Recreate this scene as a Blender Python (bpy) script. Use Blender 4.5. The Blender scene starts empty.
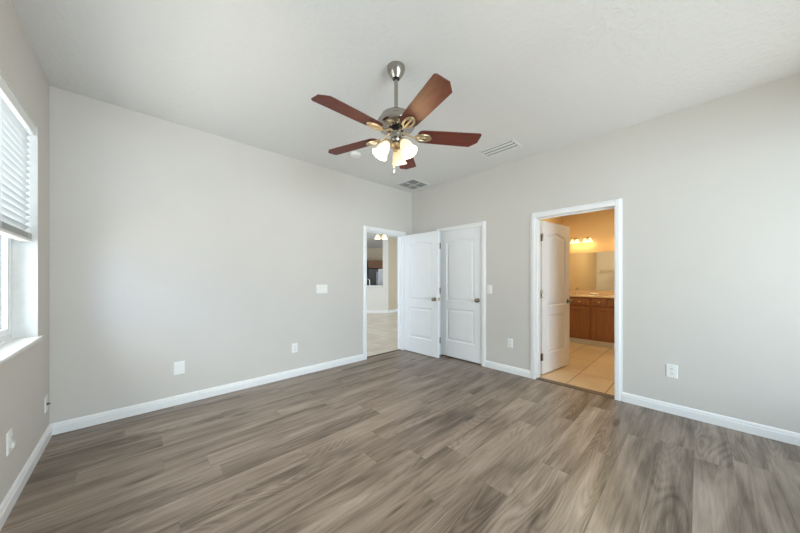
import bpy, math, random
from math import sin, cos, pi, radians as rad, sqrt, atan2
from mathutils import Vector, Matrix
random.seed(7)
SC = bpy.context.scene
COL = SC.collection

# ------------------------------------------------------------------ camera
YAW = rad(46.81)
cam_d = bpy.data.cameras.new('camera'); cam = bpy.data.objects.new('camera', cam_d); COL.objects.link(cam)
cam.location = (-3.551, -3.475, 1.225)
cam.rotation_euler = (rad(90), 0, YAW - rad(90))
cam_d.sensor_width = 36; cam_d.lens = 36 * 279.74 / 800
cam_d.shift_y = 12.46 / 800
cam_d.clip_start = 0.02; cam_d.clip_end = 200
SC.camera = cam

# ------------------------------------------------------------------ light
world = bpy.data.worlds.new('sky'); SC.world = world; world.use_nodes = True
bg = world.node_tree.nodes['Background']
bg.inputs[0].default_value = (0.75, 0.88, 1.0, 1); bg.inputs[1].default_value = 1.85

def area(name, loc, rot, sx, sy, power, colour, spread=180):
    d = bpy.data.lights.new(name, 'AREA'); d.shape = 'RECTANGLE'; d.size = sx; d.size_y = sy
    d.energy = power; d.color = colour; d.spread = rad(spread)
    o = bpy.data.objects.new(name, d); COL.objects.link(o); o.location = loc; o.rotation_euler = rot
    return o
# side window (looking +x): sky from above, sunlit ground from below, open horizon level with the glass
area('side_sky', (-6.0, -1.3, 3.1), (0, rad(-52), 0), 2.6, 3.6, 270, (0.96, 0.98, 1.0))
area('side_ground', (-5.6, -1.3, 0.2), (0, rad(-120), 0), 1.8, 3.2, 115, (1.0, 0.91, 0.82))
area('side_horizon', (-6.0, -3.9, 1.7), (0, rad(-90), rad(50)), 1.6, 2.4, 75, (0.42, 0.58, 1.0))
# fill through an added window behind the camera (looking +y): high, low, level
area('rear_fill_high', (-2.1, -6.6, 2.7), (rad(66), 0, 0), 3.8, 2.2, 60, (0.60, 0.75, 1.0))
area('rear_fill_low', (-1.9, -6.2, 0.0), (rad(122), 0, 0), 3.6, 1.6, 90, (1.0, 0.84, 0.66))
area('rear_fill_level', (-3.2, -7.2, 1.4), (rad(90), 0, 0), 2.0, 1.6, 180, (0.76, 0.91, 1.0))
# added fill light for the living area beyond the hall door
area('living_area_fill', (-1.2, 5.2, 1.5), (0, rad(-90), 0), 2.2, 4.5, 4, (0.95, 0.97, 1.0))
# added fill under the bathroom ceiling, without a fixture
area('bathroom_fill', (1.55, -2.45, 2.72), (0, 0, 0), .5, .5, 27, (1.0, 0.92, 0.62))

vs = SC.view_settings
SC.display_settings.display_device = 'sRGB'
vs.view_transform = 'Standard'; vs.look = 'None'; vs.exposure = 0.04; vs.gamma = 1.0; vs.use_curve_mapping = False

# ------------------------------------------------------------------ materials
def lin(c):
    return tuple(((v/255)/12.92 if v/255 <= 0.04045 else (((v/255)+0.055)/1.055)**2.4) for v in c) + (1,)
def newmat(name):
    m = bpy.data.materials.new(name); m.use_nodes = True
    nt = m.node_tree; return m, nt, nt.nodes['Principled BSDF']
def N(nt, t, **kw):
    n = nt.nodes.new(t)
    for k, v in kw.items(): setattr(n, k, v)
    return n
def simple(name, rgb, rough=0.5, metal=0.0, var=0.04, scale=20, bump=0.0, bscale=200, emit=None, estr=0, spec=0.5):
    m, nt, b = newmat(name)
    tc = N(nt, 'ShaderNodeTexCoord'); no = N(nt, 'ShaderNodeTexNoise'); no.inputs['Scale'].default_value = scale
    no.inputs['Detail'].default_value = 4
    nt.links.new(tc.outputs['Object'], no.inputs['Vector'])
    r = N(nt, 'ShaderNodeValToRGB'); c = lin(rgb)
    r.color_ramp.elements[0].position = .3; r.color_ramp.elements[1].position = .7
    r.color_ramp.elements[0].color = tuple(v*(1-var) for v in c[:3]) + (1,)
    r.color_ramp.elements[1].color = tuple(min(1, v*(1+var)) for v in c[:3]) + (1,)
    nt.links.new(no.outputs['Fac'], r.inputs[0]); nt.links.new(r.outputs[0], b.inputs['Base Color'])
    b.inputs['Roughness'].default_value = rough; b.inputs['Metallic'].default_value = metal
    b.inputs['Specular IOR Level'].default_value = spec
    if bump:
        n2 = N(nt, 'ShaderNodeTexNoise'); n2.inputs['Scale'].default_value = bscale; n2.inputs['Detail'].default_value = 5
        nt.links.new(tc.outputs['Object'], n2.inputs['Vector'])
        bp = N(nt, 'ShaderNodeBump'); bp.inputs['Strength'].default_value = bump; bp.inputs['Distance'].default_value = .004
        nt.links.new(n2.outputs['Fac'], bp.inputs['Height']); nt.links.new(bp.outputs[0], b.inputs['Normal'])
    if emit:
        b.inputs['Emission Color'].default_value = lin(emit); b.inputs['Emission Strength'].default_value = estr
    return m

M = {}
M['wall'] = simple('greige_wall_paint', (211, 207, 202), .75, bump=.12, bscale=160, var=.008, scale=3, spec=.3)
M['bath_wall'] = simple('tan_wall_paint', (226, 198, 154), .7, bump=.12, bscale=160, var=.01, scale=3, spec=.3)
M['bath_pale'] = simple('pale_tile_board', (238, 234, 230), .4, var=.01, scale=3)
M['hall_wall'] = simple('tan_hall_paint', (205, 190, 165), .75, bump=.1, bscale=160, var=.01, scale=3)
M['hall_white'] = simple('white_hall_paint', (226, 224, 218), .7, bump=.1, bscale=160, var=.01, scale=3)
M['trim'] = simple('white_trim_enamel', (240, 241, 242), .32, var=.01, scale=5)
M['door'] = simple('white_door_enamel', (240, 241, 243), .38, var=.01, scale=5)
M['plastic'] = simple('white_plastic', (240, 240, 238), .35, var=.01)
M['slot'] = simple('dark_slot_plastic', (60, 58, 56), .5)
M['nickel'] = simple('brushed_nickel', (172, 167, 158), .22, 1.0, scale=60)
M['knob'] = simple('satin_nickel_knob', (156, 148, 138), .25, 1.0, scale=60)
M['darkmetal'] = simple('dark_bronze_metal', (95, 88, 80), .35, .9, scale=60)
M['brass'] = simple('brass_and_lamplit_nickel', (216, 196, 162), .3, 1.0, scale=60)  # brass; on the fan it is nickel with warm lamplight in the colour
M['black'] = simple('black_rubber', (25, 24, 24), .5)
M['vent'] = simple('white_vent_enamel', (225, 226, 224), .4)
M['ventdark'] = simple('grey_duct_shadow_metal', (112, 116, 116), .6)
M['vinyl'] = simple('white_window_vinyl', (236, 238, 240), .35)
M['sill'] = simple('cultured_marble', (242, 242, 240), .2, var=.02, scale=6)
M['steel'] = simple('stainless_steel', (170, 170, 172), .3, 1.0)
M['fridge_dark'] = simple('dark_stainless_steel', (62, 60, 60), .35, .6)
M['plaster_white'] = simple('white_ceramic', (245, 244, 240), .15)
M['threshold'] = simple('brown_transition_strip', (96, 78, 62), .45)
M['chrome'] = simple('polished_chrome', (225, 225, 225), .08, 1.0)

def ceiling_mat():
    m, nt, b = newmat('knockdown_ceiling_paint')
    b.inputs['Base Color'].default_value = lin((225, 225, 224)); b.inputs['Roughness'].default_value = .85
    b.inputs['Specular IOR Level'].default_value = .2
    tc = N(nt, 'ShaderNodeTexCoord'); no = N(nt, 'ShaderNodeTexNoise')
    no.inputs['Scale'].default_value = 26; no.inputs['Detail'].default_value = 3; no.inputs['Distortion'].default_value = .6
    nt.links.new(tc.outputs['Object'], no.inputs['Vector'])
    r = N(nt, 'ShaderNodeValToRGB'); r.color_ramp.elements[0].position = .47; r.color_ramp.elements[1].position = .60
    nt.links.new(no.outputs['Fac'], r.inputs[0])
    bp = N(nt, 'ShaderNodeBump'); bp.inputs['Strength'].default_value = .22; bp.inputs['Distance'].default_value = .006
    nt.links.new(r.outputs[0], bp.inputs['Height']); nt.links.new(bp.outputs[0], b.inputs['Normal'])
    return m
M['ceiling'] = ceiling_mat()

def math_n(nt, op, a, b=None, c=None):
    n = N(nt, 'ShaderNodeMath', operation=op)
    for i, v in enumerate((a, b, c)):
        if v is None: continue
        if isinstance(v, (int, float)): n.inputs[i].default_value = v
        else: nt.links.new(v, n.inputs[i])
    return n.outputs[0]

def plank_mat():
    m, nt, b = newmat('grey_brown_oak_planks')
    PW, PL = 0.178, 1.22
    tc = N(nt, 'ShaderNodeTexCoord'); sp = N(nt, 'ShaderNodeSeparateXYZ'); nt.links.new(tc.outputs['Object'], sp.inputs[0])
    x, y = sp.outputs[0], sp.outputs[1]
    v = math_n(nt, 'DIVIDE', math_n(nt, 'ADD', y, 3.455 + PW*40), PW)
    row = math_n(nt, 'FLOOR', v); fv = math_n(nt, 'FRACT', v)
    wn = N(nt, 'ShaderNodeTexWhiteNoise', noise_dimensions='1D'); nt.links.new(row, wn.inputs['W'])
    u = math_n(nt, 'ADD', math_n(nt, 'DIVIDE', math_n(nt, 'ADD', x, 20), PL), wn.outputs['Value'])
    colm = math_n(nt, 'FLOOR', u); fu = math_n(nt, 'FRACT', u)
    cb = N(nt, 'ShaderNodeCombineXYZ'); nt.links.new(row, cb.inputs[0]); nt.links.new(colm, cb.inputs[1])
    w2 = N(nt, 'ShaderNodeTexWhiteNoise', noise_dimensions='3D'); nt.links.new(cb.outputs[0], w2.inputs['Vector'])
    pid = w2.outputs['Value']
    # plank coordinates: long axis compressed
    def coords(sx, sy):
        c = N(nt, 'ShaderNodeCombineXYZ')
        nt.links.new(math_n(nt, 'MULTIPLY', x, sx), c.inputs[0]); nt.links.new(math_n(nt, 'MULTIPLY', y, sy), c.inputs[1])
        nt.links.new(math_n(nt, 'MULTIPLY', pid, 37.0), c.inputs[2]); return c.outputs[0]
    def noise(vec, sc, det, dist=0, rough=.55):
        n = N(nt, 'ShaderNodeTexNoise'); n.inputs['Scale'].default_value = sc; n.inputs['Detail'].default_value = det
        n.inputs['Distortion'].default_value = dist; n.inputs['Roughness'].default_value = rough
        nt.links.new(vec, n.inputs['Vector']); return n.outputs['Fac']
    big = noise(coords(.75, 4.2), 1.25, 2.5, 1.0, .5)   # cloudy tone along the plank
    mid = noise(coords(.7, 12.0), 1.7, 6, 1.2, .66)     # streaks
    fine = noise(coords(2.2, 70.0), 3.0, 5, .2, .7)     # pores
    # cathedral rings from a contour of a smooth noise
    ringn = noise(coords(.42, 3.2), 1.9, 1.2, .3, .35)
    ring = math_n(nt, 'ABSOLUTE', math_n(nt, 'SUBTRACT', math_n(nt, 'FRACT', math_n(nt, 'MULTIPLY', ringn, 24)), .5))
    ring = math_n(nt, 'POWER', math_n(nt, 'MULTIPLY', ring, 2.0), .6)
    rmask = N(nt, 'ShaderNodeMapRange'); nt.links.new(noise(coords(.9, 2.5), 1.3, 1, 0, .4), rmask.inputs[0])
    rmask.inputs[1].default_value = .42; rmask.inputs[2].default_value = .62
    ring = math_n(nt, 'MULTIPLY', math_n(nt, 'SUBTRACT', ring, .6), rmask.outputs[0])
    # knots
    vo = N(nt, 'ShaderNodeTexVoronoi'); vo.inputs['Scale'].default_value = 1.0
    nt.links.new(coords(1.1, 4.6), vo.inputs['Vector'])
    knot = N(nt, 'ShaderNodeMapRange', interpolation_type='SMOOTHSTEP'); nt.links.new(vo.outputs['Distance'], knot.inputs[0])
    knot.inputs[1].default_value = 0.01; knot.inputs[2].default_value = .15; knot.inputs[3].default_value = .42; knot.inputs[4].default_value = 0
    t = math_n(nt, 'ADD', math_n(nt, 'MULTIPLY', big, 1.05), math_n(nt, 'MULTIPLY', mid, .85))
    t = math_n(nt, 'ADD', t, math_n(nt, 'MULTIPLY', fine, .42))
    t = math_n(nt, 'ADD', t, math_n(nt, 'MULTIPLY', ring, .24))
    t = math_n(nt, 'ADD', t, math_n(nt, 'MULTIPLY', pid, .11))
    t = math_n(nt, 'SUBTRACT', t, knot.outputs[0])
    t = math_n(nt, 'SUBTRACT', t, .72)
    r = N(nt, 'ShaderNodeValToRGB'); nt.links.new(t, r.inputs[0]); cr = r.color_ramp
    cr.elements[0].position = .10; cr.elements[0].color = lin((70, 57, 47))
    cr.elements[1].position = .85; cr.elements[1].color = lin((168, 153, 139))
    e = cr.elements.new(.32); e.color = lin((103, 89, 77))
    e = cr.elements.new(.52); e.color = lin((133, 118, 105))
    # seams
    ev = math_n(nt, 'MULTIPLY', math_n(nt, 'MINIMUM', fv, math_n(nt, 'SUBTRACT', 1, fv)), PW)
    eu = math_n(nt, 'MULTIPLY', math_n(nt, 'MINIMUM', fu, math_n(nt, 'SUBTRACT', 1, fu)), PL)
    e_ = math_n(nt, 'MINIMUM', ev, eu)
    sm = N(nt, 'ShaderNodeMapRange', interpolation_type='SMOOTHSTEP'); nt.links.new(e_, sm.inputs[0])
    sm.inputs[1].default_value = 0; sm.inputs[2].default_value = .0022; sm.inputs[3].default_value = .7; sm.inputs[4].default_value = 1
    mx = N(nt, 'ShaderNodeVectorMath', operation='SCALE'); nt.links.new(r.outputs[0], mx.inputs[0]); nt.links.new(sm.outputs[0], mx.inputs['Scale'])
    nt.links.new(mx.outputs[0], b.inputs['Base Color'])
    rr = N(nt, 'ShaderNodeMapRange'); nt.links.new(mid, rr.inputs[0]); rr.inputs[3].default_value = .42; rr.inputs[4].default_value = .30
    nt.links.new(rr.outputs[0], b.inputs['Roughness'])
    b.inputs['Specular IOR Level'].default_value = .5
    h = math_n(nt, 'ADD', math_n(nt, 'MULTIPLY', fine, .25), sm.outputs[0])
    bp = N(nt, 'ShaderNodeBump'); bp.inputs['Strength'].default_value = .22; bp.inputs['Distance'].default_value = .002
    nt.links.new(h, bp.inputs['Height']); nt.links.new(bp.outputs[0], b.inputs['Normal'])
    return m
M['planks'] = plank_mat()

def tile_mat(name, c1, c2, grout, sx, sy, ox, oy, rough, vscale=1.5, stretch=(1, 1), gw=.006):
    m, nt, b = newmat(name)
    tc = N(nt, 'ShaderNodeTexCoord'); sp = N(nt, 'ShaderNodeSeparateXYZ'); nt.links.new(tc.outputs['Object'], sp.inputs[0])
    u = math_n(nt, 'DIVIDE', math_n(nt, 'ADD', sp.outputs[0], ox + sx*50), sx); v = math_n(nt, 'DIVIDE', math_n(nt, 'ADD', sp.outputs[1], oy + sy*50), sy)
    fu, fv = math_n(nt, 'FRACT', u), math_n(nt, 'FRACT', v)
    cb = N(nt, 'ShaderNodeCombineXYZ'); nt.links.new(math_n(nt, 'FLOOR', u), cb.inputs[0]); nt.links.new(math_n(nt, 'FLOOR', v), cb.inputs[1])
    w = N(nt, 'ShaderNodeTexWhiteNoise', noise_dimensions='3D'); nt.links.new(cb.outputs[0], w.inputs['Vector'])
    mp = N(nt, 'ShaderNodeMapping'); mp.inputs['Scale'].default_value = (stretch[0], stretch[1], 1); nt.links.new(tc.outputs['Object'], mp.inputs[0])
    no = N(nt, 'ShaderNodeTexNoise'); no.inputs['Scale'].default_value = vscale; no.inputs['Detail'].default_value = 5; no.inputs['Distortion'].default_value = 1
    nt.links.new(mp.outputs[0], no.inputs['Vector'])
    t = math_n(nt, 'ADD', math_n(nt, 'MULTIPLY', no.outputs['Fac'], 1.1), math_n(nt, 'MULTIPLY', w.outputs['Value'], .25))
    r = N(nt, 'ShaderNodeValToRGB'); nt.links.new(t, r.inputs[0]); r.color_ramp.elements[0].position = .35; r.color_ramp.elements[1].position = .95
    r.color_ramp.elements[0].color = lin(c1); r.color_ramp.elements[1].color = lin(c2)
    eu = math_n(nt, 'MULTIPLY', math_n(nt, 'MINIMUM', fu, math_n(nt, 'SUBTRACT', 1, fu)), sx)
    ev = math_n(nt, 'MULTIPLY', math_n(nt, 'MINIMUM', fv, math_n(nt, 'SUBTRACT', 1, fv)), sy)
    g = math_n(nt, 'LESS_THAN', math_n(nt, 'MINIMUM', eu, ev), gw)
    mx = N(nt, 'ShaderNodeMix', data_type='RGBA'); nt.links.new(g, mx.inputs[0]); nt.links.new(r.outputs[0], mx.inputs[6]); mx.inputs[7].default_value = lin(grout)
    nt.links.new(mx.outputs[2], b.inputs['Base Color']); b.inputs['Roughness'].default_value = rough
    bp = N(nt, 'ShaderNodeBump', invert=True); bp.inputs['Strength'].default_value = .4; bp.inputs['Distance'].default_value = .002
    nt.links.new(g, bp.inputs['Height']); nt.links.new(bp.outputs[0], b.inputs['Normal'])
    return m
M['bath_tile'] = tile_mat('beige_bath_tile', (192, 162, 126), (216, 190, 154), (150, 122, 94), .75, .375, .1, 2.42, .35)
M['hall_tile'] = tile_mat('travertine_hall_tile', (190, 176, 156), (222, 212, 196), (176, 164, 146), .46, .46, .2, .1, .3, 2.2, (1, 2.2), .004)

def wood_mat(name, dark, light, rough, axis=0, scale=6):
    m, nt, b = newmat(name)
    tc = N(nt, 'ShaderNodeTexCoord'); mp = N(nt, 'ShaderNodeMapping')
    s = [14, 14, 14]; s[axis] = 1.2; mp.inputs['Scale'].default_value = s
    nt.links.new(tc.outputs['Object'], mp.inputs[0])
    no = N(nt, 'ShaderNodeTexNoise'); no.inputs['Scale'].default_value = scale; no.inputs['Detail'].default_value = 6; no.inputs['Distortion'].default_value = .8
    nt.links.new(mp.outputs[0], no.inputs['Vector'])
    r = N(nt, 'ShaderNodeValToRGB'); nt.links.new(no.outputs['Fac'], r.inputs[0]); r.color_ramp.elements[0].position = .3; r.color_ramp.elements[1].position = .72
    r.color_ramp.elements[0].color = lin(dark); r.color_ramp.elements[1].color = lin(light)
    nt.links.new(r.outputs[0], b.inputs['Base Color']); b.inputs['Roughness'].default_value = rough
    return m
M['blade'] = wood_mat('mahogany_blade_veneer', (72, 29, 21), (114, 52, 36), .55, 0)
M['cabinet'] = wood_mat('brown_maple_cabinet', (124, 78, 46), (152, 100, 62), .4, 2, 3)
M['kitchen_wood'] = wood_mat('kitchen_maple', (120, 76, 44), (156, 106, 66), .4, 2, 3)

def granite():
    m, nt, b = newmat('beige_speckled_counter')
    tc = N(nt, 'ShaderNodeTexCoord'); no = N(nt, 'ShaderNodeTexNoise'); no.inputs['Scale'].default_value = 90; no.inputs['Detail'].default_value = 3
    nt.links.new(tc.outputs['Object'], no.inputs['Vector'])
    r = N(nt, 'ShaderNodeValToRGB'); nt.links.new(no.outputs['Fac'], r.inputs[0]); r.color_ramp.elements[0].position = .38; r.color_ramp.elements[1].position = .55
    r.color_ramp.elements[0].color = lin((204, 172, 138)); r.color_ramp.elements[1].color = lin((226, 200, 168))
    nt.links.new(r.outputs[0], b.inputs['Base Color']); b.inputs['Roughness'].default_value = .2
    return m
M['counter'] = granite()

def mirror_mat():
    m, nt, b = newmat('silvered_mirror')
    tc = N(nt, 'ShaderNodeTexCoord'); no = N(nt, 'ShaderNodeTexNoise'); no.inputs['Scale'].default_value = 2
    nt.links.new(tc.outputs['Object'], no.inputs['Vector'])
    mr = N(nt, 'ShaderNodeMapRange'); nt.links.new(no.outputs['Fac'], mr.inputs[0]); mr.inputs[3].default_value = .005; mr.inputs[4].default_value = .02
    nt.links.new(mr.outputs[0], b.inputs['Roughness'])
    b.inputs['Base Color'].default_value = (.93, .93, .92, 1); b.inputs['Metallic'].default_value = 1
    return m
M['mirror'] = mirror_mat()

def glass_mat():
    m, nt, b = newmat('window_glass')
    nt.nodes.remove(b); out = nt.nodes['Material Output']
    tr = N(nt, 'ShaderNodeBsdfTransparent'); tr.inputs[0].default_value = (.95, .98, .98, 1)
    gl = N(nt, 'ShaderNodeBsdfGlossy'); gl.inputs['Roughness'].default_value = .02
    mx = N(nt, 'ShaderNodeMixShader'); fr = N(nt, 'ShaderNodeFresnel'); fr.inputs[0].default_value = 1.1
    nt.links.new(fr.outputs[0], mx.inputs[0]); nt.links.new(tr.outputs[0], mx.inputs[1]); nt.links.new(gl.outputs[0], mx.inputs[2])
    nt.links.new(mx.outputs[0], out.inputs[0]); return m
M['glass'] = glass_mat()

def slat_mat():
    m, nt, b = newmat('white_vinyl_slat')
    out = nt.nodes['Material Output']; b.inputs['Base Color'].default_value = lin((236, 237, 236)); b.inputs['Roughness'].default_value = .45
    tl = N(nt, 'ShaderNodeBsdfTranslucent'); tl.inputs[0].default_value = lin((240, 244, 246))
    tc = N(nt, 'ShaderNodeTexCoord'); no = N(nt, 'ShaderNodeTexNoise'); no.inputs['Scale'].default_value = 8
    nt.links.new(tc.outputs['Object'], no.inputs['Vector'])
    mr = N(nt, 'ShaderNodeMapRange'); nt.links.new(no.outputs['Fac'], mr.inputs[0]); mr.inputs[3].default_value = .24; mr.inputs[4].default_value = .30
    mx = N(nt, 'ShaderNodeMixShader'); nt.links.new(mr.outputs[0], mx.inputs[0]); nt.links.new(b.outputs[0], mx.inputs[1]); nt.links.new(tl.outputs[0], mx.inputs[2])
    nt.links.new(mx.outputs[0], out.inputs[0]); return m
M['slat'] = slat_mat()

def shade_mat(name, col, strength):
    m, nt, b = newmat(name)
    b.inputs['Base Color'].default_value = lin((250, 240, 222)); b.inputs['Roughness'].default_value = .35
    lw = N(nt, 'ShaderNodeTexCoord'); no = N(nt, 'ShaderNodeTexNoise'); no.inputs['Scale'].default_value = 18
    nt.links.new(lw.outputs['Object'], no.inputs['Vector'])
    mr = N(nt, 'ShaderNodeMapRange'); nt.links.new(no.outputs['Fac'], mr.inputs[0]); mr.inputs[3].default_value = strength*.9; mr.inputs[4].default_value = strength*1.1
    nt.links.new(mr.outputs[0], b.inputs['Emission Strength']); b.inputs['Emission Color'].default_value = lin(col)
    return m
M['shade'] = shade_mat('lit_frosted_glass_shade', (255, 214, 158), .62)
M['bulb'] = shade_mat('lit_bulb', (255, 236, 205), 6.0)
M['vanity_shade'] = shade_mat('lit_vanity_glass_shade', (255, 222, 168), 1.25)
M['outside_ground'] = simple('sunlit_concrete', (190, 188, 180), .9)

# ------------------------------------------------------------------ mesh helpers
class MB:
    def __init__(s): s.v = []; s.f = []; s.m = []; s.sm = []; s.T = Matrix.Identity(4)
    def add(s, vs_, fs, mi=0, smooth=False):
        b = len(s.v); s.v += [tuple(s.T @ Vector(p)) for p in vs_]
        for f in fs: s.f.append(tuple(b+i for i in f)); s.m.append(mi); s.sm.append(smooth)
        return s
    def box(s, x0, x1, y0, y1, z0, z1, mi=0):
        x0, x1 = sorted((x0, x1)); y0, y1 = sorted((y0, y1)); z0, z1 = sorted((z0, z1))
        V = [(x, y, z) for z in (z0, z1) for y in (y0, y1) for x in (x0, x1)]
        return s.add(V, [(0, 2, 3, 1), (4, 5, 7, 6), (0, 1, 5, 4), (2, 6, 7, 3), (0, 4, 6, 2), (1, 3, 7, 5)], mi)
    def lathe(s, prof, n=32, M4=None, mi=0, smooth=True):
        """prof: (r, z) list, revolved about local z"""
        M4 = M4 or Matrix.Identity(4); V = []; F = []
        for r, z in prof:
            for k in range(n):
                a = 2*pi*k/n; V.append(M4 @ Vector((r*cos(a), r*sin(a), z)))
        for i in range(len(prof)-1):
            for k in range(n):
                k2 = (k+1) % n; F.append((i*n+k, i*n+k2, (i+1)*n+k2, (i+1)*n+k))
        if prof[0][0] > 1e-5: F.append(tuple(reversed(range(n))))
        if prof[-1][0] > 1e-5: F.append(tuple((len(prof)-1)*n+k for k in range(n)))
        return s.add(V, F, mi, smooth)
    def shell(s, prof, t, n=32, M4=None, mi=0):
        """open-mouthed shell: outer profile then back along the inside"""
        inner = [(max(r-t, .001), z) for r, z in reversed(prof)]
        M4 = M4 or Matrix.Identity(4); pr = prof + inner + [prof[0]]; V = []; F = []
        for r, z in pr[:-1]:
            for k in range(n):
                a = 2*pi*k/n; V.append(M4 @ Vector((r*cos(a), r*sin(a), z)))
        L = len(pr)-1
        for i in range(L):
            j = (i+1) % L
            for k in range(n):
                k2 = (k+1) % n; F.append((i*n+k, i*n+k2, j*n+k2, j*n+k))
        return s.add(V, F, mi, True)
    def tube(s, pts, r, n=10, mi=0):
        pts = [Vector(p) for p in pts]; V = []; F = []
        up = Vector((0, 0, 1))
        for i, p in enumerate(pts):
            d = (pts[min(i+1, len(pts)-1)] - pts[max(i-1, 0)]).normalized()
            a = d.cross(up if abs(d.dot(up)) < .95 else Vector((1, 0, 0))).normalized(); b = d.cross(a).normalized()
            rr = r[i] if isinstance(r, (list, tuple)) else r
            for k in range(n):
                t = 2*pi*k/n; V.append(p + a*(rr*cos(t)) + b*(rr*sin(t)))
        for i in range(len(pts)-1):
            for k in range(n):
                k2 = (k+1) % n; F.append((i*n+k, i*n+k2, (i+1)*n+k2, (i+1)*n+k))
        F.append(tuple(reversed(range(n)))); F.append(tuple((len(pts)-1)*n+k for k in range(n)))
        return s.add(V, F, mi, True)
    def prism(s, poly, z0, z1, mi=0):
        n = len(poly); V = [(x, y, z0) for x, y in poly] + [(x, y, z1) for x, y in poly]
        F = [tuple(reversed(range(n))), tuple(range(n, 2*n))] + [(i, (i+1) % n, n+(i+1) % n, n+i) for i in range(n)]
        return s.add(V, F, mi)
    def extrude(s, prof, p0, p1, up=(0, 0, 1), out=(1, 0, 0), mi=0):
        """closed profile (o, u) swept straight from p0 to p1; o along out, u along up"""
        p0, p1, up, out = Vector(p0), Vector(p1), Vector(up), Vector(out); n = len(prof)
        V = [p0 + out*o + up*u for o, u in prof] + [p1 + out*o + up*u for o, u in prof]
        F = [tuple(reversed(range(n))), tuple(range(n, 2*n))] + [(i, (i+1) % n, n+(i+1) % n, n+i) for i in range(n)]
        return s.add(V, F, mi)
    def build(s, name, mats, parent=None, bevel=0):
        me = bpy.data.meshes.new(name); me.from_pydata(s.v, [], s.f)
        for m in (mats if isinstance(mats, (list, tuple)) else [mats]): me.materials.append(m)
        me.polygons.foreach_set('material_index', s.m); me.polygons.foreach_set('use_smooth', s.sm)
        import bmesh
        b = bmesh.new(); b.from_mesh(me); bmesh.ops.recalc_face_normals(b, faces=b.faces); b.to_mesh(me); b.free()
        me.update()
        o = bpy.data.objects.new(name, me); COL.objects.link(o)
        if parent: o.parent = parent
        if any(s.sm):
            try: me.set_sharp_from_angle(angle=rad(40))
            except Exception: pass
        if bevel:
            bm_ = o.modifiers.new('bevel', 'BEVEL'); bm_.width = bevel; bm_.segments = 2; bm_.limit_method = 'ANGLE'
        return o
def empty(name, loc, rz=0):
    o = bpy.data.objects.new(name, None); COL.objects.link(o); o.location = loc; o.rotation_euler = (0, 0, rz); o.empty_display_size = .05
    return o
def tag(o, label, cat, group=None):
    o['label'] = label; o['category'] = cat
    if group: o['group'] = group
    return o
def struct(o, label=None):
    o['kind'] = 'structure'
    if label: o['label'] = label
    return o
def copy_tree(o, parent=None):
    c = o.copy(); COL.objects.link(c)
    if parent is not None: c.parent = parent
    for ch in o.children: copy_tree(ch, c)
    return c
def point(name, loc, power, colour, size=.03, parent=None):
    d = bpy.data.lights.new(name, 'POINT'); d.energy = power; d.color = colour; d.shadow_soft_size = size
    o = bpy.data.objects.new(name, d); COL.objects.link(o); o.location = loc
    if parent: o.parent = parent
    return o
def axis_to(d):   # matrix rotating +z to direction d
    return Vector((0, 0, 1)).rotation_difference(Vector(d).normalized()).to_matrix().to_4x4()

# ------------------------------------------------------------------ room shell
H = 2.74; XL = -4.053; YF = -4.75; TB = .12; TC = .13; OH = 1.972
HALL = (-.996, -.22); CLO = (-1.386, -.630); BTH = (-2.894, -2.118)   # openings
WY0, WY1, WZ0, WZ1 = -2.20, -.348, .83, 2.275                         # side window opening

struct(MB().box(XL-.16, TC*.5, YF-.16, TB*.5, -.08, 0).build('floor', M['planks']), 'grey brown wood plank floor')
struct(MB().box(XL-.16, TC, YF-.16, TB, H, H+.1).build('ceiling', M['ceiling']), 'white textured ceiling')

w = MB()   # back wall y 0..TB
w.box(XL-.16, HALL[0]-.02, 0, TB, 0, H).box(HALL[1]+.02, 0, 0, TB, 0, H).box(HALL[0]-.02, HALL[1]+.02, 0, TB, OH+.02, H)
struct(w.build('wall_back', M['wall']))
w = MB()   # right wall x 0..TC
w.box(0, TC, CLO[1]+.02, TB, 0, H).box(0, TC, BTH[1]+.02, CLO[0]-.02, 0, H).box(0, TC, YF-.16, BTH[0]-.02, 0, H)
w.box(0, TC, CLO[0]-.02, CLO[1]+.02, OH+.02, H).box(0, TC, BTH[0]-.02, BTH[1]+.02, OH+.02, H)
struct(w.build('wall_right', M['wall']))
w = MB()   # left wall with window opening
w.box(XL-.16, XL, WY1, 0, 0, H).box(XL-.16, XL, YF, WY0, 0, H).box(XL-.16, XL, WY0, WY1, 0, WZ0-.02).box(XL-.16, XL, WY0, WY1, WZ1, H)
struct(w.build('wall_left', M['wall']))
w = MB()   # wall behind the camera, with a wide opening added to let the fill in
w.box(XL-.16, -3.6, YF-.16, YF, 0, H).box(-.3, 0, YF-.16, YF, 0, H).box(-3.6, -.3, YF-.16, YF, 0, .35).box(-3.6, -.3, YF-.16, YF, 2.25, H)
struct(w.build('wall_front', M['wall']))
g = MB()
g.box(-3.6, -3.54, YF-.13, YF-.07, .35, 2.25).box(-.36, -.3, YF-.13, YF-.07, .35, 2.25).box(-3.54, -.36, YF-.13, YF-.07, .35, .41).box(-3.54, -.36, YF-.13, YF-.07, 2.19, 2.25).box(-1.98, -1.92, YF-.13, YF-.07, .41, 2.19)
wf = struct(g.build('added_window', M['vinyl']))  # unseen window, added to carry the rear fill lights
MB().box(-3.54, -1.98, YF-.103, YF-.097, .41, 2.19).box(-1.92, -.36, YF-.103, YF-.097, .41, 2.19).build('window_pane', M['glass'], wf)

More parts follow.
